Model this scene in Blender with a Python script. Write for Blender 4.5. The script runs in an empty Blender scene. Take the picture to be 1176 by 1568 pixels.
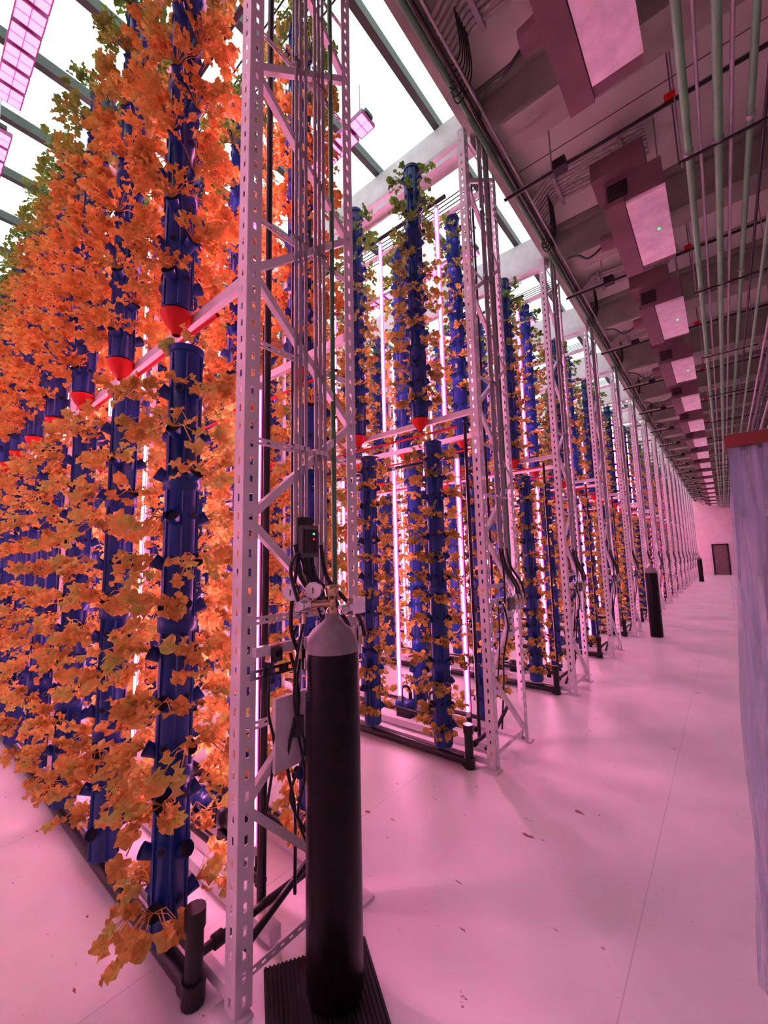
import bpy, math, random
from mathutils import Vector, Matrix
random.seed(7)
V=Vector
scene=bpy.context.scene
try:
    scene.view_settings.view_transform='Standard'
    scene.view_settings.look='None'
    scene.view_settings.exposure=1.22
    scene.view_settings.gamma=0.88
except Exception as e: print(e)

# ------------------------------------------------------------------ materials
def newmat(name):
    m=bpy.data.materials.new(name); m.use_nodes=True
    nt=m.node_tree; return m,nt,nt.nodes['Principled BSDF']
def mat(name,col,rough=0.5,metal=0.0,var=0.12,scale=8.0,bump=0.0,spec=0.5):
    m,nt,b=newmat(name)
    b.inputs['Roughness'].default_value=rough; b.inputs['Metallic'].default_value=metal
    b.inputs['Specular IOR Level'].default_value=spec
    g=nt.nodes.new('ShaderNodeNewGeometry')
    n=nt.nodes.new('ShaderNodeTexNoise'); n.inputs['Scale'].default_value=scale; n.inputs['Detail'].default_value=4
    nt.links.new(g.outputs['Position'],n.inputs['Vector'])
    r=nt.nodes.new('ShaderNodeValToRGB')
    r.color_ramp.elements[0].position=0.3; r.color_ramp.elements[1].position=0.7
    r.color_ramp.elements[0].color=(*[c*(1-var) for c in col],1)
    r.color_ramp.elements[1].color=(*[min(1,c*(1+var)) for c in col],1)
    nt.links.new(n.outputs['Fac'],r.inputs['Fac']); nt.links.new(r.outputs['Color'],b.inputs['Base Color'])
    if bump>0:
        bp=nt.nodes.new('ShaderNodeBump'); bp.inputs['Strength'].default_value=bump; bp.inputs['Distance'].default_value=0.01
        nt.links.new(n.outputs['Fac'],bp.inputs['Height']); nt.links.new(bp.outputs['Normal'],b.inputs['Normal'])
    return m
def emit(name,col,st):
    m,nt,b=newmat(name)
    b.inputs['Base Color'].default_value=(*col,1)
    b.inputs['Emission Color'].default_value=(*col,1); b.inputs['Emission Strength'].default_value=st
    return m

M_white=mat('white_painted_steel',(0.72,0.71,0.71),0.4,0.0,0.08,6)
M_grey=mat('galvanised_conduit',(0.42,0.42,0.42),0.35,0.3,0.12,10)
M_green=mat('green_pipe',(0.08,0.24,0.11),0.35,0.0,0.2,6)
M_pipegreen=mat('pale_green_pipe',(0.18,0.44,0.23),0.4,0.1,0.15,4)
M_black=mat('black_plastic',(0.018,0.014,0.017),0.35,0.0,0.3,14)
M_cyl=mat('black_cylinder_paint',(0.010,0.005,0.007),0.32,0.0,0.5,26,0.12,0.25)
M_chalk=mat('chalk_mark',(0.30,0.27,0.28),0.8)
M_shoulder=mat('grey_shoulder_paint',(0.27,0.25,0.25),0.5,0.0,0.15,18)
M_blue=mat('blue_grow_tube',(0.015,0.055,0.26),0.3,0.0,0.25,5)
M_hole=mat('dark_opening',(0.006,0.008,0.02),0.7)
M_red=mat('red_plastic',(0.72,0.016,0.012),0.5,0.0,0.08,5)
M_brass=mat('brass',(0.62,0.48,0.30),0.25,1.0,0.15,30)
M_chrome=mat('chrome',(0.7,0.7,0.72),0.18,1.0,0.1,30)
M_dial=mat('dial_face',(0.85,0.85,0.85),0.3)
M_rubber=mat('rubber_mat',(0.010,0.009,0.010),0.6,0,0.3,40)
M_ctrl=mat('grey_control_box',(0.12,0.13,0.13),0.45)
M_plate=mat('white_plastic_plate',(0.8,0.75,0.78),0.45)
M_led=emit('led_tube_core',(1.0,0.40,0.72),27.0)
M_ledside=emit('led_tube_diffuser',(1.0,0.06,0.40),0.8)
M_panel=emit('led_panel_glow',(1.0,0.13,0.45),2.2)
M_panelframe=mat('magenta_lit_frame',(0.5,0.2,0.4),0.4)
M_gled=emit('green_indicator',(0.05,1.0,0.25),1.0)
M_rled=emit('red_indicator',(1.0,0.03,0.03),1.0)
M_bar=mat('glazing_bar_metal',(0.10,0.12,0.105),0.5,0.2)
M_duct=mat('purple_grey_duct',(0.21,0.13,0.14),0.55,0,0.12,4)
M_ductpanel=mat('pale_access_panel',(0.88,0.84,0.84),0.45)
M_beam=mat('ceiling_beam_paint',(0.34,0.37,0.29),0.6,0,0.15,3)
M_flex=mat('corrugated_conduit',(0.52,0.53,0.47),0.5,0,0.2,20)
M_rail=mat('brown_red_rail',(0.22,0.04,0.03),0.5)

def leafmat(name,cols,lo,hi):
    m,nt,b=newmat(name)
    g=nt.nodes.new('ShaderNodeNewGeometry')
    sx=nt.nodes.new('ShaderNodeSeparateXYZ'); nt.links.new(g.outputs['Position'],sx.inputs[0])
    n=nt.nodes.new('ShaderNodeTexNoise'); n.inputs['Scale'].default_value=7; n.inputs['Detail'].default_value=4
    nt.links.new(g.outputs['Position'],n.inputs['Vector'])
    mr=nt.nodes.new('ShaderNodeMapRange'); mr.inputs['From Min'].default_value=lo; mr.inputs['From Max'].default_value=hi  # greener with height: the skylight's tint on the tops is painted into the leaf
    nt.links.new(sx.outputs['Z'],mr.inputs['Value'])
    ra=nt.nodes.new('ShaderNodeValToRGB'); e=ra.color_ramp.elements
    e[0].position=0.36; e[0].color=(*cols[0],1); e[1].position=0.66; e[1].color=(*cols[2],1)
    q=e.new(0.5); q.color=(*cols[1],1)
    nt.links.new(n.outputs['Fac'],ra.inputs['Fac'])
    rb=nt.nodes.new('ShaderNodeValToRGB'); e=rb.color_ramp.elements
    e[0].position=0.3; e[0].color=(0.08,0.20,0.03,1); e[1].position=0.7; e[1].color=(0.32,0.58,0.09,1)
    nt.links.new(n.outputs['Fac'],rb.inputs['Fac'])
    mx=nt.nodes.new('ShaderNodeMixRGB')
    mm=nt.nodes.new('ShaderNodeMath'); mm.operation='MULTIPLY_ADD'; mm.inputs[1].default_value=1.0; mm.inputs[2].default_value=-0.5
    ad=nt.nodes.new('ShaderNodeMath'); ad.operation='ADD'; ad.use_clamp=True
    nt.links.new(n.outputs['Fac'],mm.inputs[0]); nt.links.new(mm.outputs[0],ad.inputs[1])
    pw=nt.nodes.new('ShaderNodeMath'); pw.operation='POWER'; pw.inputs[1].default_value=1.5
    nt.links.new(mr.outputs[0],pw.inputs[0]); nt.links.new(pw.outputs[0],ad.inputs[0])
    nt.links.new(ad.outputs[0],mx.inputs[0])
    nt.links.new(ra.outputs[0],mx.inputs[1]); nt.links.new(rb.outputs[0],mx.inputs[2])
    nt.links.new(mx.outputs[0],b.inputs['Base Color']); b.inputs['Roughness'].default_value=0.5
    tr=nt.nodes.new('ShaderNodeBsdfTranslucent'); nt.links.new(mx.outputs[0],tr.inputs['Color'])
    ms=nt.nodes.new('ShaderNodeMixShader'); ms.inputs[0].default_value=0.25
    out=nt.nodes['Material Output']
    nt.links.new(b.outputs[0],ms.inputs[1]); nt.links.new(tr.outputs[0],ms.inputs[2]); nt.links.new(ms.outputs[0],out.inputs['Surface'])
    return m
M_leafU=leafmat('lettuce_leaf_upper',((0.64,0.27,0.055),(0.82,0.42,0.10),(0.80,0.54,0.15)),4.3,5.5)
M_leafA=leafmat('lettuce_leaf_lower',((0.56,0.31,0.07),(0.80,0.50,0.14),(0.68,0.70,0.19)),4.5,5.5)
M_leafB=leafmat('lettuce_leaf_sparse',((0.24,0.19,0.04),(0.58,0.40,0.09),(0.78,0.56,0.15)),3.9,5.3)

# ------------------------------------------------------------------ mesh builder
class MB:
    def __init__(s): s.v=[]; s.f=[]; s.m=[]; s.mats=[]; s.sm=[]
    def mi(s,m):
        if m not in s.mats: s.mats.append(m)
        return s.mats.index(m)
    def add(s,vs,fs,m,smooth=False):
        o=len(s.v); s.v.extend([tuple(p) for p in vs]); k=s.mi(m)
        for f in fs: s.f.append(tuple(o+i for i in f)); s.m.append(k); s.sm.append(smooth)
    def obox(s,c,a,b,d,m):
        c=V(c); vs=[c+i*a+j*b+k*d for i in(-1,1) for j in(-1,1) for k in(-1,1)]
        s.add(vs,[(0,1,3,2),(4,6,7,5),(0,4,5,1),(2,3,7,6),(0,2,6,4),(1,5,7,3)],m)
    def box(s,lo,hi,m):
        lo=V(lo);hi=V(hi);c=(lo+hi)/2;h=(hi-lo)/2
        s.obox(c,V((h.x,0,0)),V((0,h.y,0)),V((0,0,h.z)),m)
    def bar(s,p0,p1,w,h,m,up=(0,0,1)):
        p0=V(p0);p1=V(p1);d=(p1-p0); a=d/2; u=V(up)
        if abs(d.normalized().dot(u))>0.98: u=V((1,0,0))
        sd=d.cross(u).normalized(); u2=sd.cross(d).normalized()
        s.obox((p0+p1)/2,a,sd*w/2,u2*h/2,m)
    def cyl(s,p0,p1,r,m,seg=12,r2=None,cap=True):
        s.lathe(p0,p1,[(0,r),(1,r if r2 is None else r2)],m,seg,cap)
    def lathe(s,p0,p1,prof,m,seg=16,cap=True):
        p0=V(p0);p1=V(p1);d=(p1-p0);n=d.normalized()
        u=V((1,0,0)) if abs(n.x)<.9 else V((0,1,0))
        a=n.cross(u).normalized(); b=n.cross(a)
        vs=[];fs=[]
        for t,r in prof:
            for i in range(seg):
                th=2*math.pi*i/seg; vs.append(p0+d*t+(a*math.cos(th)+b*math.sin(th))*r)
        for j in range(len(prof)-1):
            for i in range(seg):
                k=(i+1)%seg; fs.append((j*seg+i,j*seg+k,(j+1)*seg+k,(j+1)*seg+i))
        s.add(vs,fs,m,True)
        if cap:
            q=len(prof)-1
            s.add(vs[:seg],[tuple(range(seg))],m); s.add(vs[q*seg:],[tuple(reversed(range(seg)))],m)
    def tube(s,pts,r,m,seg=8,sub=6):
        P=[V(p) for p in pts]
        if sub>1 and len(P)>2:
            Q=[]
            for i in range(len(P)-1):
                a=P[max(i-1,0)];b=P[i];c=P[i+1];d=P[min(i+2,len(P)-1)]
                for k in range(sub):
                    t=k/sub
                    Q.append(0.5*((2*b)+(c-a)*t+(2*a-5*b+4*c-d)*t*t+(3*b-a-3*c+d)*t**3))
            Q.append(P[-1]); P=Q
        vs=[];fs=[];ref=None
        for i,p in enumerate(P):
            t=(P[min(i+1,len(P)-1)]-P[max(i-1,0)]).normalized()
            if ref is None: ref=V((0,0,1)) if abs(t.z)<.9 else V((1,0,0))
            a=(ref-t*ref.dot(t))
            a=a.normalized() if a.length>1e-5 else t.orthogonal().normalized()
            b=t.cross(a); ref=a
            for k in range(seg):
                th=2*math.pi*k/seg; vs.append(p+(a*math.cos(th)+b*math.sin(th))*r)
        n=len(P)
        for j in range(n-1):
            for i in range(seg):
                k=(i+1)%seg; fs.append((j*seg+i,j*seg+k,(j+1)*seg+k,(j+1)*seg+i))
        s.add(vs,fs,m,True)
    def slots(s,p0,p1,wd,w,m,t=0.004,pitch=0.08,hl=0.034,hw=0.016):
        p0=V(p0);p1=V(p1);d=p1-p0;L=d.length;n=d/L;wd=V(wd).normalized();nn=n.cross(wd).normalized()
        e=(w-hw)/2
        for sg in(-1,1):
            s.obox((p0+p1)/2+wd*sg*(hw/2+e/2),n*L/2,wd*e/2,nn*t/2,m)
        k=max(1,int(L/pitch)); pt=L/k
        for i in range(k+1):
            a=max(0,i*pt-(pt-hl)/2); b=min(L,i*pt+(pt-hl)/2)
            s.obox(p0+n*(a+b)/2,n*(b-a)/2,wd*hw/2,nn*t/2,m)
    def mesh(s,name):
        me=bpy.data.meshes.new(name); me.from_pydata(s.v,[],s.f)
        for m in s.mats: me.materials.append(m)
        me.polygons.foreach_set('material_index',s.m); me.polygons.foreach_set('use_smooth',s.sm)
        me.update(); return me
def obj(name,data,loc=(0,0,0),parent=None,rz=0.0):
    o=bpy.data.objects.new(name,data); scene.collection.objects.link(o)
    o.location=loc; o.rotation_euler=(0,0,rz)
    if parent: o.parent=parent
    return o

# ------------------------------------------------------------------ room shell
ZC=6.3; ZG=6.5; XE=-1.62; XL=-10.5; XR=1.7; Y0=-3.2; Y1=40.0
b=MB(); b.box((XL-.2,Y0-.2,-.2),(XR+.2,Y1+.2,0),None); me=b.mesh('floor'); me.materials.clear()
m,nt,bs=newmat('white_epoxy_floor'); me.materials.append(m)
g=nt.nodes.new('ShaderNodeNewGeometry')
n1=nt.nodes.new('ShaderNodeTexNoise'); n1.inputs['Scale'].default_value=1.3; n1.inputs['Detail'].default_value=6
r1=nt.nodes.new('ShaderNodeValToRGB'); r1.color_ramp.elements[0].color=(0.82,0.80,0.81,1); r1.color_ramp.elements[1].color=(0.93,0.92,0.92,1)
r1.color_ramp.elements[0].position=.3; r1.color_ramp.elements[1].position=.65
nt.links.new(g.outputs['Position'],n1.inputs['Vector']); nt.links.new(n1.outputs['Fac'],r1.inputs['Fac'])
def scuff(sc,rot,lo,hi):
    mp=nt.nodes.new('ShaderNodeMapping'); mp.inputs['Scale'].default_value=sc; mp.inputs['Rotation'].default_value=(0,0,rot)
    nt.links.new(g.outputs['Position'],mp.inputs['Vector'])
    n2=nt.nodes.new('ShaderNodeTexNoise'); n2.inputs['Scale'].default_value=1; n2.inputs['Detail'].default_value=5; n2.inputs['Roughness'].default_value=.6
    nt.links.new(mp.outputs[0],n2.inputs['Vector'])
    r2=nt.nodes.new('ShaderNodeValToRGB'); r2.color_ramp.elements[0].position=lo; r2.color_ramp.elements[1].position=hi
    nt.links.new(n2.outputs['Fac'],r2.inputs['Fac']); return r2.outputs[0]
prev=r1.outputs[0]
for sc,rot,lo,hi in(((5,14,1),.5,.70,.715),((22,60,1),-.7,.70,.72),((3,7,1),1.0,.69,.70)):
    o_=scuff(sc,rot,lo,hi)
    mx=nt.nodes.new('ShaderNodeMixRGB'); mx.inputs[2].default_value=(0.30,0.16,0.17,1)
    nt.links.new(o_,mx.inputs[0]); nt.links.new(prev,mx.inputs[1]); prev=mx.outputs[0]
bk=nt.nodes.new('ShaderNodeTexBrick'); bk.inputs['Scale'].default_value=1; bk.inputs['Brick Width'].default_value=1.57; bk.inputs['Row Height'].default_value=9.1
bk.inputs['Mortar Size'].default_value=.003; bk.offset=0; bk.inputs['Color1'].default_value=bk.inputs['Color2'].default_value=(0,0,0,1); bk.inputs['Mortar'].default_value=(.22,.22,.22,1)
mp2=nt.nodes.new('ShaderNodeMapping'); mp2.inputs['Location'].default_value=(.46,1.6,0)
nt.links.new(g.outputs['Position'],mp2.inputs['Vector']); nt.links.new(mp2.outputs[0],bk.inputs['Vector'])
mx2=nt.nodes.new('ShaderNodeMixRGB'); mx2.inputs[2].default_value=(0.2,0.12,0.14,1)
nt.links.new(bk.outputs['Color'],mx2.inputs[0]); nt.links.new(prev,mx2.inputs[1]); nt.links.new(mx2.outputs[0],bs.inputs['Base Color'])
bs.inputs['Roughness'].default_value=.38
obj('floor',me)

m,nt,bs=newmat('ceiling_panels'); g=nt.nodes.new('ShaderNodeNewGeometry')
bk=nt.nodes.new('ShaderNodeTexBrick'); bk.offset=0; bk.inputs['Scale'].default_value=1; bk.inputs['Brick Width'].default_value=1.65; bk.inputs['Row Height'].default_value=1.135
bk.inputs['Mortar Size'].default_value=.008; bk.inputs['Color1'].default_value=(.70,.76,.64,1); bk.inputs['Color2'].default_value=(.78,.84,.72,1); bk.inputs['Mortar'].default_value=(.2,.17,.16,1)
nt.links.new(g.outputs['Position'],bk.inputs['Vector']); nt.links.new(bk.outputs['Color'],bs.inputs['Base Color']); bs.inputs['Roughness'].default_value=.7
M_ceil=m
b=MB(); b.box((XE,Y0-.2,ZC),(XR+.2,Y1+.2,ZC+.25),M_ceil); obj('ceiling',b.mesh('ceiling'))
M_wall=mat('wall_paint',(0.74,0.73,0.73),0.7,0,0.06,2)
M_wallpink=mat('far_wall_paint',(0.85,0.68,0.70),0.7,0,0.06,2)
b=MB(); b.box((XR,Y0-.2,0),(XR+.2,Y1+.2,ZC),M_wall); obj('wall_right',b.mesh('wall_right'))
b=MB(); b.box((XL-.2,Y0-.2,0),(XL,Y1+.2,ZG+.1),M_wall); obj('wall_left',b.mesh('wall_left'))
b=MB(); b.box((XL,Y0-.2,0),(XR,Y0,ZC),M_wall); obj('wall_back',b.mesh('wall_back'))
b=MB(); b.box((XL,Y1,0),(XR,Y1+.2,ZC),M_wallpink); obj('wall_front',b.mesh('wall_front'))
b=MB(); b.box((-.75,Y1-.06,0),(-.65,Y1-.01,2.3),M_black); b.box((.15,Y1-.06,0),(.25,Y1-.01,2.3),M_black); b.box((-.75,Y1-.06,2.2),(.25,Y1-.01,2.3),M_black)
b.box((-.65,Y1-.04,.02),(.15,Y1-.01,2.2),M_duct); b.box((-.6,Y1-.08,1.0),(-.5,Y1-.04,1.05),M_chrome); obj('door_1',b.mesh('door_1'))

m=bpy.data.materials.new('polycarbonate_glazing'); m.use_nodes=True; nt=m.node_tree; nt.nodes.clear()
out=nt.nodes.new('ShaderNodeOutputMaterial'); tr=nt.nodes.new('ShaderNodeBsdfTransparent'); df=nt.nodes.new('ShaderNodeBsdfTranslucent')
g=nt.nodes.new('ShaderNodeNewGeometry'); wv=nt.nodes.new('ShaderNodeTexWave'); wv.bands_direction='X'; wv.inputs['Scale'].default_value=14
nt.links.new(g.outputs['Position'],wv.inputs['Vector'])
rr=nt.nodes.new('ShaderNodeValToRGB'); rr.color_ramp.elements[0].color=(.42,.48,.48,1); rr.color_ramp.elements[1].color=(.86,.91,.91,1); rr.color_ramp.elements[1].position=.4
nt.links.new(wv.outputs['Color'],rr.inputs['Fac']); nt.links.new(rr.outputs[0],tr.inputs['Color']); df.inputs['Color'].default_value=(.8,.85,.85,1)
ms=nt.nodes.new('ShaderNodeMixShader'); ms.inputs[0].default_value=.05
nt.links.new(tr.outputs[0],ms.inputs[1]); nt.links.new(df.outputs[0],ms.inputs[2]); nt.links.new(ms.outputs[0],out.inputs[0]); M_glaz=m
b=MB(); b.add([(XL,Y0,ZG+.06),(XE,Y0,ZG+.06),(XE,Y1,ZG+.06),(XL,Y1,ZG+.06)],[(0,1,2,3)],M_glaz)
x=XE-.42
while x>XL:
    b.box((x-.035,Y0,ZG-.06),(x+.035,Y1,ZG+.05),M_bar); x-=.86
obj('window_skylight',b.mesh('window_skylight'))

# ------------------------------------------------------------------ rows
NR=17; DY=2.27; YR=0.96; XF=-1.56
def frame_mesh():
    b=MB(); H=5.8; w=.072
    for y,sg in((0,1),(.7,-1)):
        b.slots((XF,y+sg*w/2,0.012),(XF,y+sg*w/2,H),(0,1,0),w,M_white)
        b.slots((XF-w/2,y,0.012),(XF-w/2,y,H),(1,0,0),w,M_white)
        b.box((XF-.11,y-.04,0),(XF+.03,y+.06,.012),M_white)
        b.cyl((XF-.01,y+sg*.02-.005,.012),(XF-.01,y+sg*.02-.005,.03),.012,M_grey,6)
    def diag(p,q): b.bar(p,q,.034,.034,M_white,(1,0,0))
    zz=[.12,.73,1.31,1.89,2.45,3.05,3.6,4.13,4.7,5.25,5.75]
    for i in range(len(zz)-1):
        ya,yb=(.67,.03) if i%2==0 else (.03,.67)
        diag((XF-.018,ya,zz[i]),(XF-.018,yb,zz[i+1]))
    for z in (.10,1.02,1.45,2.25,2.72,3.35,4.4,5.1,5.74):
        b.slots((XF-.03,.03,z),(XF-.03,.67,z),(0,0,1),.034,M_white,hl=.02,hw=.009,pitch=.045)
    for y in (0.02,.68):
        for z in (.06,3.0,5.70):
            b.bar((XF-.05,y,z),(-9.2,y,z),.035,.05,M_white)
        for X in (-4.35,-6.75,-9.15):
            b.bar((X,y,0),(X,y,5.8),.04,.04,M_white,(1,0,0))
    for X in (-4.35,-6.75,-9.15):
        for z in (.06,3.0,5.70): b.bar((X,.02,z),(X,.68,z),.03,.03,M_white)
    return b.mesh('steel_lattice_frame')
ME_frame=frame_mesh()

def conduit_mesh():
    b=MB(); X=XF+.008
    ys=[.27,.30,.335,.40,.43,.46]
    for i,y in enumerate(ys):
        zb=1.75 if i<3 else 1.5
        b.tube([(X,y,zb),(X,y,3.5),(X,y,5.9)],.0095,M_grey,8,1)
        for z in (2.25,3.35,4.4,5.1):
            b.box((X-.012,y-.014,z-.012),(X+.012,y+.014,z+.012),M_chrome)
    b.tube([(X-.02,.54,1.45),(X-.02,.54,5.95)],.014,M_green,8,1)
    b.tube([(X-.09,.17,.3),(X-.09,.17,5.6)],.016,M_black,8,1)
    b.tube([(X-.12,.35,1.5),(X-.12,.35,5.6)],.012,M_black,8,1)
    for i,y in enumerate(ys):
        b.tube([(X,y,5.85),(X+.02,y,6.05),(X+.15,y+.02*i,6.18),(X+.5,y+.03*i,6.2)],.008,M_black,6,6)
    for i,y in enumerate((.27,.33,.43)):
        b.tube([(X,y,1.78),(X+.02,y+.02,1.62),(X+.05,y+.12,1.50),(X+.05,y+.22,1.40),(X+.03,y+.28,1.30)],.011,M_black,8,6)
    b.tube([(X,.30,1.75),(X+.05,.22,1.58),(X+.06,.2,1.42),(X+.03,.26,1.3)],.009,M_black,8,6)
    b.bar((X+.01,.05,1.33),(X+.01,.66,1.33),.03,.04,M_white)
    b.slots((X+.016,.03,1.24),(X+.016,.69,1.24),(0,0,1),.04,M_chrome)
    for y in(.28,.38,.5,.58,.66):
        b.cyl((X+.03,y,1.22),(X+.03,y,1.36),.018,M_chrome,10)
        b.cyl((X+.03,y,1.27),(X+.03,y,1.31),.027,M_brass,8)
        b.cyl((X+.03,y,1.34),(X+.03,y,1.42),.010,M_chrome,8)
    b.tube([(X+.03,.12,1.32),(X+.04,.10,1.1),(X,.16,.9),(X-.02,.12,.6)],.006,M_black,6,6)
    b.tube([(X+.03,.22,1.3),(X+.05,.25,1.1),(X+.01,.22,.85),(X-.04,.30,.6),(X-.1,.35,.2)],.008,M_black,6,6)
    b.box((X,.11,1.28),(X+.04,.17,1.35),M_chrome); b.cyl((X+.04,.14,1.315),(X+.05,.14,1.315),.016,M_black,12)
    return b.mesh('conduit_bundle')
ME_cond=conduit_mesh()

def plumbing_mesh():
    b=MB()
    for y,xe in((-.06,-1.76),(.80,-2.0)):
        b.tube([(-9.2,y,.05),(xe-.04,y,.05)],.036,M_black,12,1)
        b.cyl((xe-.05,y,.05),(xe+.01,y,.05),.046,M_black,12)
        b.tube([(xe,y,.04),(xe,y,.33)],.034,M_black,12,1)
        b.cyl((xe,y,.27),(xe,y,.34),.041,M_black,12)
        b.cyl((xe,y,.004),(xe,y,.09),.045,M_black,12)
        b.tube([(-9.2,y*.9+.02,2.87),(-1.75,y*.9+.02,2.87)],.011,M_red,8,1)
    b.tube([(-1.76,-.06,.16),(-1.76,.05,.16),(-1.76,.5,.16)],.018,M_black,8,1)
    b.cyl((-1.76,.02,.16),(-1.76,.06,.16),.028,M_black,10)
    b.tube([(-1.70,.12,.10),(-1.70,.62,.32)],.016,M_black,8,1)
    b.tube([(-2.0,.40,.06),(-2.0,.40,2.72)],.026,M_black,12,1)
    b.tube([(-1.85,.30,.06),(-1.85,.30,.5),(-1.85,.30,3.0)],.016,M_black,10,1)
    b.tube([(-9.2,.35,.14),(-1.9,.35,.14)],.025,M_black,10,1)
    b.tube([(-9.2,.35,2.72),(-2.0,.38,2.72)],.022,M_black,10,1)
    b.tube([(-9.2,.35,5.62),(-2.0,.38,5.62)],.022,M_black,10,1)
    b.bar((-9.2,.28,.05),(-1.7,.28,.05),.06,.06,M_white)
    for X in(-2.5,-2.85):
        b.lathe((X-.11,.55,.12),(X+.11,.55,.12),[(0,.03),(.02,.065),(.3,.07),(.32,.06),(.7,.06),(.72,.075),(.95,.07),(1,.03)],M_blue if X<-2.6 else M_black,16)
        b.box((X-.09,.49,0),(X+.09,.61,.06),M_black)
        b.cyl((X+.06,.55,.18),(X+.06,.55,.26),.02,M_black,8)
        b.tube([(X+.06,.55,.26),(X+.06,.5,.33),(X+.06,.4,.33),(X+.1,.36,.2)],.014,M_black,8,5)
    return b.mesh('black_drain_pipework')
ME_plumb=plumbing_mesh()

def led_mesh():
    b=MB()
    for k in range(8):
        for z0,z1,dx in((.28,2.68,0),(3.15,5.5,-.12)):
            X=-1.98+dx-.8*k
            b.box((X-.007,.338,z0),(X+.007,.362,z1),M_led)
            b.box((X-.026,.346,z0),(X+.026,.354,z1),M_ledside)
            b.box((X-.016,.334,z0-.05),(X+.016,.366,z0),M_white); b.box((X-.016,.334,z1),(X+.016,.366,z1+.05),M_white)
    return b.mesh('led_grow_tubes')
ME_led=led_mesh()

# plants ---------------------------------------------------------------
def leaf(b,p,d,nrm,L,m,rnd,n=15):
    """rounded, frilly-edged lettuce blade (cupped)"""
    d=d.normalized(); s=d.cross(nrm).normalized(); nn=s.cross(d).normalized()
    c=p+d*L*.8; vs=[c-nn*L*.25]; fs=[]
    ph=rnd.random()*6; lob=rnd.choice((5,6,7)); rf=rnd.choice((4,5,6)); asp=rnd.uniform(.75,1.0)
    for ring,(k,amp) in enumerate(((.58,.08),(1,.33))):
        for i in range(n):
            a=(i+.5)*2*math.pi/n; th=math.pi+a
            notch=.45*max(0,-math.cos(th)-.75)*4*(k if ring else .5)
            r=L*k*(1+(.14*math.cos(lob*th+ph)+rnd.uniform(-.11,.11) if ring else 0)-notch*.6)
            zz=L*(amp*math.sin(rf*a+ph)+rnd.uniform(-.09,.09))+L*.14*k*math.sin(th)**2-L*.22*k*max(0,math.cos(th))
            vs.append(c+d*math.cos(th)*r+s*math.sin(th)*r*asp+nn*zz)
    for i in range(n):
        k=(i+1)%n
        fs.append((0,1+i,1+k)); fs.append((1+i,1+n+i,1+n+k,1+k))
    b.add(vs,fs,m,False)
def plant(b,p,out,m,rnd,nl,pl,lr,droop=.35,n=13):
    side=out.cross(V((0,0,1))).normalized(); up=V((0,0,1))
    sag=rnd.uniform(-.15,.35)
    for i in range(nl):
        az=rnd.uniform(-1.4,1.4); el=rnd.uniform(-.2,.6)-sag*.5
        d=(out*math.cos(az)+side*math.sin(az))*math.cos(el)+up*math.sin(el); d.normalize()
        L=rnd.uniform(.3,1.0)*pl
        p1=p+d*L*.55+up*L*.12; p2=p+d*L-up*L*droop*rnd.uniform(.0,1.0)
        w=side*.0028; u=up*.0028
        b.add([p-w,p+w,p1+w,p1-w,p2+w,p2-w,p+u,p1+u,p2+u],[(0,1,2,3),(3,2,4,5),(0,6,7,3),(3,7,8,5)],m)
        dd=d*.8+up*rnd.uniform(-.6,.35)
        nr=(up*.7+out*.7+V((rnd.uniform(-.8,.8),rnd.uniform(-.8,.8),rnd.uniform(-.4,.4)))).normalized()
        if abs(dd.normalized().dot(nr))>.93: nr=dd.orthogonal()
        leaf(b,p2,dd,nr,lr*rnd.uniform(.6,1.2),m,rnd,n)
HT=2.62
def tower_mesh(seed,m,nl,pl,lr,skip=0.0,per=3,step=.19,n=13,droop=.35):
    rnd=random.Random(seed); b=MB(); R=.074
    prof=[(0,R)]
    for t in(.25,.5,.75):
        prof+= [(t-.014,R),(t-.013,R+.010),(t+.013,R+.010),(t+.014,R)]
    prof.append((1,R))
    b.lathe((0,0,0),(0,0,HT),prof,M_blue,20)
    for i in range(6):
        a=i*math.pi/3+.5
        b.bar((math.cos(a)*R,math.sin(a)*R,0.01),(math.cos(a)*R,math.sin(a)*R,HT-.01),.012,.012,M_blue,(1,0,0))
    b.cyl((0,0,HT),(0,0,HT+.03),R+.008,M_blue,20)
    k=0; z=.14
    while z<HT-.04:
        for j in range(per):
            a=2*math.pi*(j+.5*(k%2))/per+rnd.uniform(-.08,.08)
            o=V((math.cos(a),math.sin(a),0)); p=o*(R-.012)+V((0,0,z))
            q=o*(R+.036)+V((0,0,z+.028))
            b.cyl(p,q,.026,M_blue,10,.034,cap=False)
            b.cyl(q-(q-p)*.25,q-(q-p)*.22,.031,M_hole,10)
            a2=a+math.pi/per; o2=V((math.cos(a2),math.sin(a2),0))
            b.cyl(o2*(R-.004)+V((0,0,z+.03)),o2*(R+.004)+V((0,0,z+.03)),.022,M_blue,10); b.cyl(o2*(R+.004)+V((0,0,z+.03)),o2*(R+.0055)+V((0,0,z+.03)),.015,M_hole,10)
            if rnd.random()>=skip:
                plant(b,q,o,m,rnd,nl,pl*rnd.uniform(.8,1.15),lr,droop,n)
        z+=step; k+=1
    if per>=3:
        for j in range(2):
            a=rnd.random()*6.28; plant(b,V((0,0,HT+.02)),V((math.cos(a),math.sin(a),.4)).normalized(),m,rnd,max(5,nl//3),pl*.7,lr,.1,n)
    return b.mesh('grow_tower')
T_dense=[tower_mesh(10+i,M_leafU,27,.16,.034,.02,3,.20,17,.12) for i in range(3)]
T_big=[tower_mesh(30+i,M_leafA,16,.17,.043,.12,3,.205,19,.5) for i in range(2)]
T_mid=[tower_mesh(40+i,M_leafA,22,.155,.034,.05,3,.20,17,.2) for i in range(3)]
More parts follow.
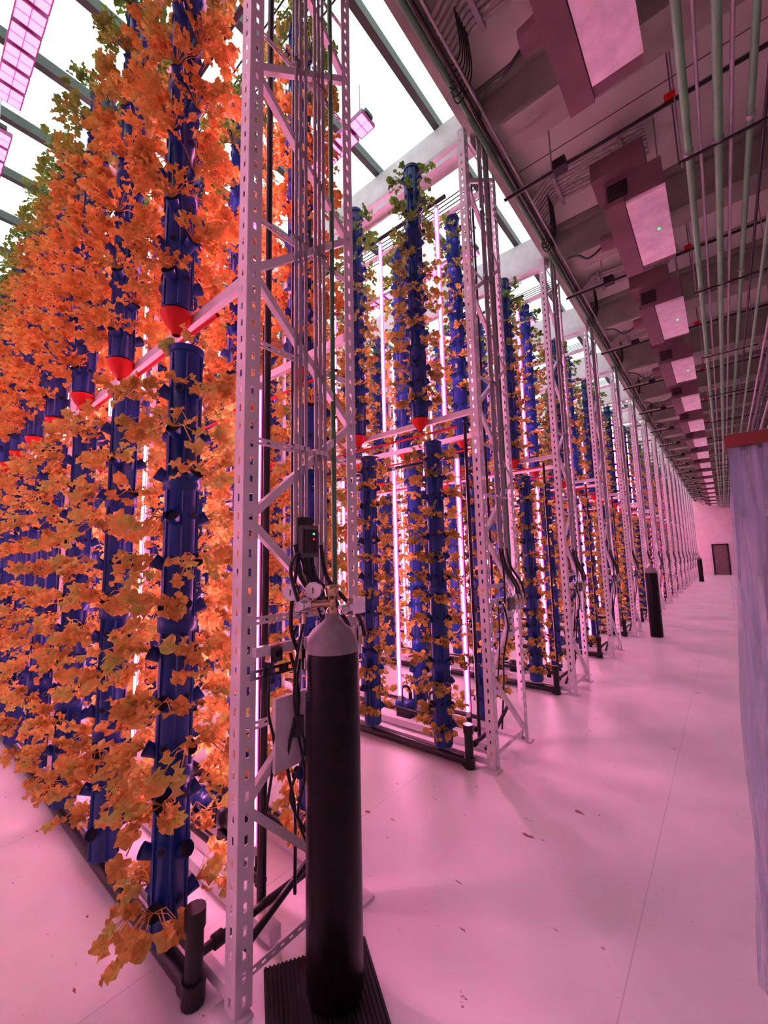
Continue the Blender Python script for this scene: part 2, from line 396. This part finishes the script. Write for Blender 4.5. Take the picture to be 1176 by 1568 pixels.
T_sparse=[tower_mesh(50+i,M_leafB,13,.12,.033,.08,3,.18,14,.35) for i in range(3)]
b=MB(); b.lathe((0,0,-.12),(0,0,0),[(0,.02),(.18,.028),(.45,.055),(.8,.076),(1,.080),(1,.074),(.8,.068),(.45,.05),(.3,.02)],M_red,20,False)
ME_fun=b.mesh('red_funnel')

rr=random.Random(3)
for n in range(-1,NR):
    y=YR+DY*n
    row=bpy.data.objects.new('hydroponic_tower_row',None); scene.collection.objects.link(row); row.location=(0,y,0)
    obj('pipework',ME_plumb,(0,0,0),row); obj('led_grow_tubes',ME_led,(0,0,0),row)
    obj('lattice_frame',ME_frame,(0,0,0),row)
    obj('conduit_bundle',ME_cond,(0,0,0),row)
    kmax=9 if n<3 else (6 if n<6 else 4)
    for k in range(kmax):
        for side,yy in((0,-.06),(1,.76)):
            if n==-1 and side==0: continue
            if n==0:
                lo=T_big[k%2] if (side==0 and k<2) else rr.choice(T_mid); hi=rr.choice(T_dense)
            elif n==1 and k>1: lo=rr.choice(T_sparse); hi=rr.choice(T_mid+T_sparse)
            else: lo=rr.choice(T_sparse); hi=rr.choice(T_sparse)
            a=rr.choice([0,1,2])*2.094+rr.uniform(-.2,.2)-.95
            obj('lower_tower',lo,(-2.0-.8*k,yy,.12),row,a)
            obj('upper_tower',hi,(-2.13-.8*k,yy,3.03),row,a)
            obj('red_funnel',ME_fun,(-2.13-.8*k,yy,3.02),row)

# ------------------------------------------------------------------ ceiling services
b=MB()
for n in range(-1,NR):
    y=YR+DY*n+.35
    b.box((XL,y-.08,5.90),(XE,y+.08,6.02),M_white); b.box((XL,y-.03,6.02),(XE,y+.03,ZG-.08),M_white)
obj('trim_1',b.mesh('skylight_cross_beams'))
b=MB()
for n in range(-1,NR):
    y=YR+DY*n+.35
    b.box((XE+.14,y-.17,5.74),(XR,y+.17,5.79),M_beam); b.box((XE+.14,y-.17,6.22),(XR,y+.17,ZC),M_beam); b.box((XE+.14,y-.11,5.79),(XR,y+.11,6.22),M_beam)
obj('trim_2',b.mesh('ceiling_cross_beams'))
b=MB(); b.box((XE-.02,Y0,5.98),(XE+.12,Y1,ZG+.1),M_beam)
obj('trim_3',b.mesh('ceiling_edge_beam'))
b=MB()
for i,(X,z,r,m_) in enumerate(((XE+.19,5.68,.03,M_green),(XE+.25,5.66,.018,M_black),(XE+.30,5.68,.012,M_grey))):
    b.tube([(X,Y0+.02,z),(X,Y1-.02,z)],r,m_,8,1)
obj('edge_service_pipes',b.mesh('edge_service_pipes'))
# thin feed cables strung under the skylight beside each beam
b=MB()
for n in range(0,NR):
    y=YR+DY*n+.62
    for i in range(6):
        b.tube([(-4.2,y+.05*i,5.84),(-3.0,y+.05*i,5.80),(XE-.05,y+.05*i,5.84)],.006,M_black,6,6)
obj('skylight_feed_cables',b.mesh('skylight_feed_cables'))

def duct_unit():
    b=MB(); z=5.2
    b.box((-.62,0,z+.02),(-.13,1.3,z+.30),M_duct)
    b.box((-.64,-.02,z),(-.46,1.32,z+.06),M_duct)
    b.box((-.45,.02,z-.012),(-.12,1.18,z+.02),M_ductpanel)
    for i in range(6): b.box((-.60,-.012,z+.08+i*.03),(-.42,0,z+.095+i*.03),M_black)
    b.box((-.24,.6,z-.02),(-.22,.62,z-.012),M_gled)
    b.box((-.72,-.12,z+.30),(-.25,.30,z+.50),M_duct)
    for X in(-.58,-.17):
        for yy in(.4,1.0): b.cyl((X,yy,z+.3),(X,yy,ZC-.005),.008,M_grey,6)
    b.lathe((-.62,.7,z+.16),(-.80,.7,z+.16),[(0,.10),(1,.08)],M_duct,14)
    b.tube([(-.75,.7,z+.16),(-.95,.75,z+.1),(-1.1,.9,z+.3),(-1.25,1.0,z+.4)],.012,M_black,6,6)
    return b.mesh('ceiling_fan_coil_unit')
ME_d=duct_unit()
for n in range(-1,NR): obj('ceiling_fan_coil_unit',ME_d,(0,2.2+DY*n-(.25 if n==0 else 0),0))

def flex():
    b=MB()
    for i in range(8):
        y=i*.055; pts=[(-1.45,y,6.02)]+[(-1.35+.1*k,y,6.2+.01*math.sin(k+i)) for k in range(1,12)]
        b.tube(pts,.018,M_flex,8,1)
    for i in range(6):
        y=.1+i*.04
        b.tube([(-1.5,y,5.9),(-1.42,y+.05,5.72-.03*i),(-1.3,y+.1,5.8),(-1.28,y,6.1)],.006,M_black,6,6)
    b.box((-1.2,-.03,6.16),(-1.16,.44,6.25),M_grey); b.box((-.5,-.03,6.16),(-.46,.44,6.25),M_grey)
    return b.mesh('corrugated_conduit_bank')
ME_x=flex()
for n in range(-1,NR): obj('corrugated_conduit_bank',ME_x,(0,2.5+DY*n,0))
def rodm():
    b=MB()
    b.tube([(-1.5,0,5.55),(1.6,0,5.55)],.016,M_black,8,1)
    b.tube([(-1.40,.07,5.62),(1.6,.07,5.62)],.022,M_flex,8,1)
    b.box((-.98,-.05,5.52),(-.86,.05,5.62),M_black)
    b.box((-.05,-.04,5.57),(.03,.04,5.61),M_red)
    b.cyl((-1.0,.0,5.56),(-1.0,.0,6.29),.008,M_grey,6); b.cyl((.9,.0,5.56),(.9,.0,6.29),.008,M_grey,6)
    return b.mesh('cross_pipe_run')
ME_r=rodm()
for n in range(-1,NR): obj('cross_pipe_run',ME_r,(0,1.75+DY*n,0))

b=MB()
pipes=[(.07,5.0,.028,M_pipegreen),(.15,5.02,.012,M_grey),(.26,4.98,.03,M_pipegreen),(.34,5.0,.014,M_grey),(.46,5.05,.024,M_pipegreen),(.54,5.0,.012,M_black),(.62,4.9,.018,M_pipegreen),
 (.74,4.8,.016,M_grey),(.82,4.72,.014,M_black),(.95,4.7,.02,M_grey),(1.05,4.6,.016,M_flex)]
for X,z,r,m_ in pipes: b.tube([(X,Y0+.02,z),(X,Y1-.02,z)],r,m_,10,1)
y=Y0+.4
while y<Y1:
    for X,z,r,m_ in pipes[:5:2]:
        b.cyl((X,y-.02,z),(X,y+.02,z),r+.008,M_grey,10)
    for X in(0.02,.68): b.cyl((X,y,4.9),(X,y,ZC-.005),.007,M_grey,6)
    b.box((.0,y-.01,4.94),(.7,y+.01,4.955),M_black)
    y+=2.27
obj('ceiling_pipe_run',b.mesh('ceiling_pipe_run'))
b=MB()
def tray(x0,x1,z,nc):
    for X in (x0,x1): b.box((X-.01,Y0+.02,z),(X+.01,Y1-.02,z+.08),M_grey)
    y=Y0+.1
    while y<Y1-.1:
        b.box((x0,y,z),(x1,y+.03,z+.02),M_grey); y+=.3
    for i in range(nc):
        X=x0+.04+i*(x1-x0-.08)/nc; pts=[]; y=Y0+.1
        while y<Y1: pts.append((X+.015*math.sin(y*1.7+i),y,z+.04)); y+=1.0
        b.tube(pts,.018,(M_black,M_flex,M_green)[i%3],6,1)
    for n in range(-1,NR):
        for X in(x0,x1): b.cyl((X,2+DY*n,z),(X,2+DY*n,ZC-.005),.007,M_grey,6)
tray(.95,1.55,5.3,11); tray(1.15,1.6,4.35,8)
obj('cable_tray',b.mesh('cable_tray'))
b=MB()
for i,z in enumerate((3.4,3.55,3.7,3.9,4.1)): b.tube([(XR-.04,Y0+.02,z),(XR-.04,Y1-.02,z)],.025,(M_grey,M_pipegreen,M_black,M_flex,M_green)[i],8,1)
obj('wall_conduits',b.mesh('wall_conduits'))
b=MB()
for n in range(-1,NR):
    y=YR+DY*n+.35; b.box((XR-.12,y-.12,0),(XR,y+.12,5.74),M_beam)
obj('trim_4',b.mesh('wall_columns'))

def growlight():
    b=MB(); L=1.25; N=6
    b.box((-L/2,-.05,.04),(L/2,.05,.08),M_bar)
    for i in range(N):
        s=L/N; x=-L/2+i*s+.012; w=s-.024
        b.box((x,-.095,.0),(x+w,.095,.04),M_panelframe)
        for a in (0,1):
            for c in (0,1):
                x0=x+.010+a*(w-.012)/2; x1=x0+(w-.012)/2-.010
                y0=-.087+c*.089; b.box((x0,y0,-.003),(x1,y0+.083,0),M_panel)
    for x in(-.5,.5): b.cyl((x,0,.08),(x,0,.48),.005,M_grey,6)
    return b.mesh('panel_grow_light')
ME_g=growlight()
for n in range(0,NR):
    for X in((-2.9,-4.1,-5.7,-7.5) if n<4 else (-2.9,-4.5)):
        obj('panel_grow_light',ME_g,(X,.42+DY*n,5.95))

# ------------------------------------------------------------------ gas cylinders
def cylinder_mesh(reg=True):
    b=MB(); R=.1145
    b.lathe((0,0,0),(0,0,1.30),[(0,.08),(.004,R-.006),(.02,R),(.5,R),(.93,R),(.95,R+.001),(.955,R+.001),(.962,R),(1,R)],M_cyl,40)
    b.lathe((0,0,1.295),(0,0,1.46),[(0,R),(.18,R-.001),(.40,R-.010),(.58,R-.030),(.70,R-.056),(.80,R-.075),(.84,.030),(1,.028)],M_shoulder,40)
    b.lathe((0,0,1.45),(0,0,1.58),[(0,.024),(.2,.024),(.25,.016),(.6,.016),(.62,.030),(.95,.032),(1,.02)],M_brass,12)
    if reg:
        def onb(u,z): a=math.atan2(-.95,.30)+u/R; return V((math.cos(a)*(R+.001),math.sin(a)*(R+.001),z))
        for u0,z0 in((-.06,1.20),(-.06,1.165),(-.06,1.13)):
            b.tube([onb(u0+.010*math.cos(t*.785)+.004,z0+.013*math.sin(t*.785)) for t in range(8)],.0013,M_chalk,5,3)
        d=V((.55,-.83,0)).normalized()
        s=V((-.6,-.8,0)).normalized()
        z=1.50
        b.cyl((0,0,z),V((0,0,z))+s*.10,.016,M_brass,12)
        c=V((0,0,z))+s*.12
        b.lathe(c-d*.03,c+d*.07,[(0,.02),(.1,.036),(.5,.036),(.55,.028),(.9,.028),(1,.018)],M_chrome,16)
        for off,zz in((s*.05,.055),(-s*.045,.06)):
            g=c+off+V((0,0,zz))
            b.cyl(c+V((0,0,.01)),g,.008,M_brass,8)
            b.lathe(g-d*.012,g+d*.022,[(0,.028),(.1,.036),(1,.036)],M_chrome,24)
            b.cyl(g+d*.022,g+d*.024,.031,M_dial,24)
            b.obox(g+d*.026,s*.002,V((0,0,.012)),d*.0008,M_black)
        b.cyl(c,c+V((0,0,-.08)),.010,M_brass,8)
        b.cyl((.02,.03,z-.03),(.05,.12,z-.02),.022,M_chrome,12)
        b.box((.03,.06,z-.05),(.07,.14,z+.02),M_chrome)
        b.tube([c+V((0,0,-.07)),c+V((-.03,-.02,-.25)),c+V((-.06,.0,-.45)),c+V((-.02,.02,-.6)),c+V((-.09,0,-.8)),c+V((-.05,.05,-.95))],.006,M_black,6,8)
        b.tube([c+d*.06,c+d*.08+V((-.05,0,.14)),c+V((-.08,.03,.22)),c+V((-.15,.12,.16)),c+V((-.20,.2,-.02))],.008,M_black,8,8)
    return b.mesh('gas_cylinder')
MC=cylinder_mesh(); MC2=cylinder_mesh(False)
obj('gas_cylinder',MC,(-1.35,1.27,.016))
obj('gas_cylinder',MC2,(-1.23,10.24,0)); obj('gas_cylinder',MC2,(-1.2,YR+DY*13+.2,0))
b=MB(); b.box((-.30,-.22,0),(.30,.22,.008),M_rubber)
for i in range(26): b.box((-.30,-.216+i*.017,.008),(.30,-.208+i*.017,.014),M_rubber)
obj('rubber_mat',b.mesh('rubber_mat'),(-1.278,1.168,0.001),None,math.atan2(-.54,.84))

b=MB()
b.box((-.02,-.045,0),(.05,.055,.15),M_ctrl); b.box((.05,-.035,.02),(.056,.045,.13),M_black)
b.cyl((.056,.02,.11),(.060,.02,.11),.005,M_gled,8); b.cyl((.056,.02,.085),(.060,.02,.085),.004,M_rled,8)
b.box((-.02,-.03,.15),(.03,.04,.19),M_black)
b.tube([(0.02,0,0),(.03,.01,-.12),(.03,.05,-.2),(.02,.1,-.3)],.007,M_black,6,6)
b.tube([(0.03,.03,0),(.04,.05,-.1),(.06,.12,-.17),(.04,.2,-.25)],.009,M_black,6,6)
obj('control_box',b.mesh('control_box'),(XF+.0,1.28,1.72))
b=MB(); b.box((0,-.09,0),(.02,.09,.30),M_plate); b.box((.02,.0,.12),(.035,.05,.20),M_ctrl); b.tube([(.02,.03,.12),(.04,.05,-.05),(.03,.02,-.2),(.02,.08,-.35)],.006,M_black,6,6)
b.tube([(.02,.03,.2),(.05,.0,.35),(.03,.04,.48)],.006,M_black,6,6)
obj('white_junction_plate',b.mesh('white_junction_plate'),(XF+.01,1.20,.82))
b=MB(); b.box((0,-.07,0),(.02,.07,.22),M_plate); b.box((.02,-.03,.05),(.022,-.015,.17),M_black)
for z in(.05,.105,.16): b.box((.02,-.03,z),(.022,.03,z+.013),M_black)
b.box((.0,-.05,.24),(.05,.05,.34),M_ctrl)
ME_l=b.mesh('row_label_box')
for n in range(1,NR): obj('row_label_box',ME_l,(XF+.03,YR+DY*n+.32,1.0))

# ------------------------------------------------------------------ gauze curtain rack
m,nt,bs=newmat('gauze_curtain'); bs.inputs['Base Color'].default_value=(.38,.46,.58,1); bs.inputs['Roughness'].default_value=.8
g=nt.nodes.new('ShaderNodeNewGeometry'); n_=nt.nodes.new('ShaderNodeTexNoise'); n_.inputs['Scale'].default_value=3
mp=nt.nodes.new('ShaderNodeMapping'); mp.inputs['Scale'].default_value=(12,12,.6); nt.links.new(g.outputs['Position'],mp.inputs[0]); nt.links.new(mp.outputs[0],n_.inputs['Vector'])
mr=nt.nodes.new('ShaderNodeMapRange'); mr.inputs['From Min'].default_value=.35; mr.inputs['From Max'].default_value=.65; mr.inputs['To Min'].default_value=.3; mr.inputs['To Max'].default_value=.85; nt.links.new(n_.outputs['Fac'],mr.inputs['Value']); nt.links.new(mr.outputs[0],bs.inputs['Alpha'])
M_gauze=m
b=MB()
nu,nv=80,28; vs=[];fs=[]
for layer in (0,1):
    o=len(vs)
    for j in range(nv+1):
        t=j/nv; z=2.14*(1-t)+.05*t
        for i in range(nu+1):
            u=i/nu; x0=.045-.085*t+.012*math.sin(t*9+layer*2); x=x0+u*1.3
            yy=2.2+layer*.09+.035*math.sin(u*46+layer*2+t*1.5)*(.4+t)+.02*math.sin(u*17+t*4)
            vs.append((x,yy,z))
    for j in range(nv):
        for i in range(nu): a=o+j*(nu+1)+i; fs.append((a,a+1,a+nu+2,a+nu+1))
b.add(vs,fs,M_gauze,True)
b.box((.04,2.19,2.13),(1.4,2.32,2.18),M_rail); b.box((.06,2.24,1.84),(1.4,2.26,1.86),M_grey)
b.bar((.12,2.25,0),(.12,2.25,2.15),.03,.03,M_grey,(1,0,0)); b.bar((1.36,2.25,0),(1.36,2.25,2.15),.03,.03,M_grey,(1,0,0))
obj('gauze_curtain_rack',b.mesh('gauze_curtain_rack'))

# ------------------------------------------------------------------ light
w=bpy.data.worlds.new('overcast_sky'); scene.world=w; w.use_nodes=True
bg=w.node_tree.nodes['Background']; bg.inputs[0].default_value=(.92,.98,1.0,1); bg.inputs[1].default_value=1.0

# ------------------------------------------------------------------ camera
f=630.0
ey=V((522,61,630)).normalized(); ez=V((-127,-5434,630)); ez=(ez-ey*ez.dot(ey)).normalized(); ex=ey.cross(ez)
R=V((ex.x,ey.x,ez.x)); D=V((ex.y,ey.y,ez.y)); F=V((ex.z,ey.z,ez.z))
cd=bpy.data.cameras.new('camera'); cam=bpy.data.objects.new('camera',cd); scene.collection.objects.link(cam)
Mx=Matrix.Identity(4)
for i in range(3): Mx[i][0]=R[i]; Mx[i][1]=-D[i]; Mx[i][2]=-F[i]
Mx[0][3]=0; Mx[1][3]=0; Mx[2][3]=1.7
cam.matrix_world=Mx
cd.sensor_fit='VERTICAL'; cd.sensor_height=36; cd.lens=f/1568*36; cd.clip_start=.02
scene.camera=cam
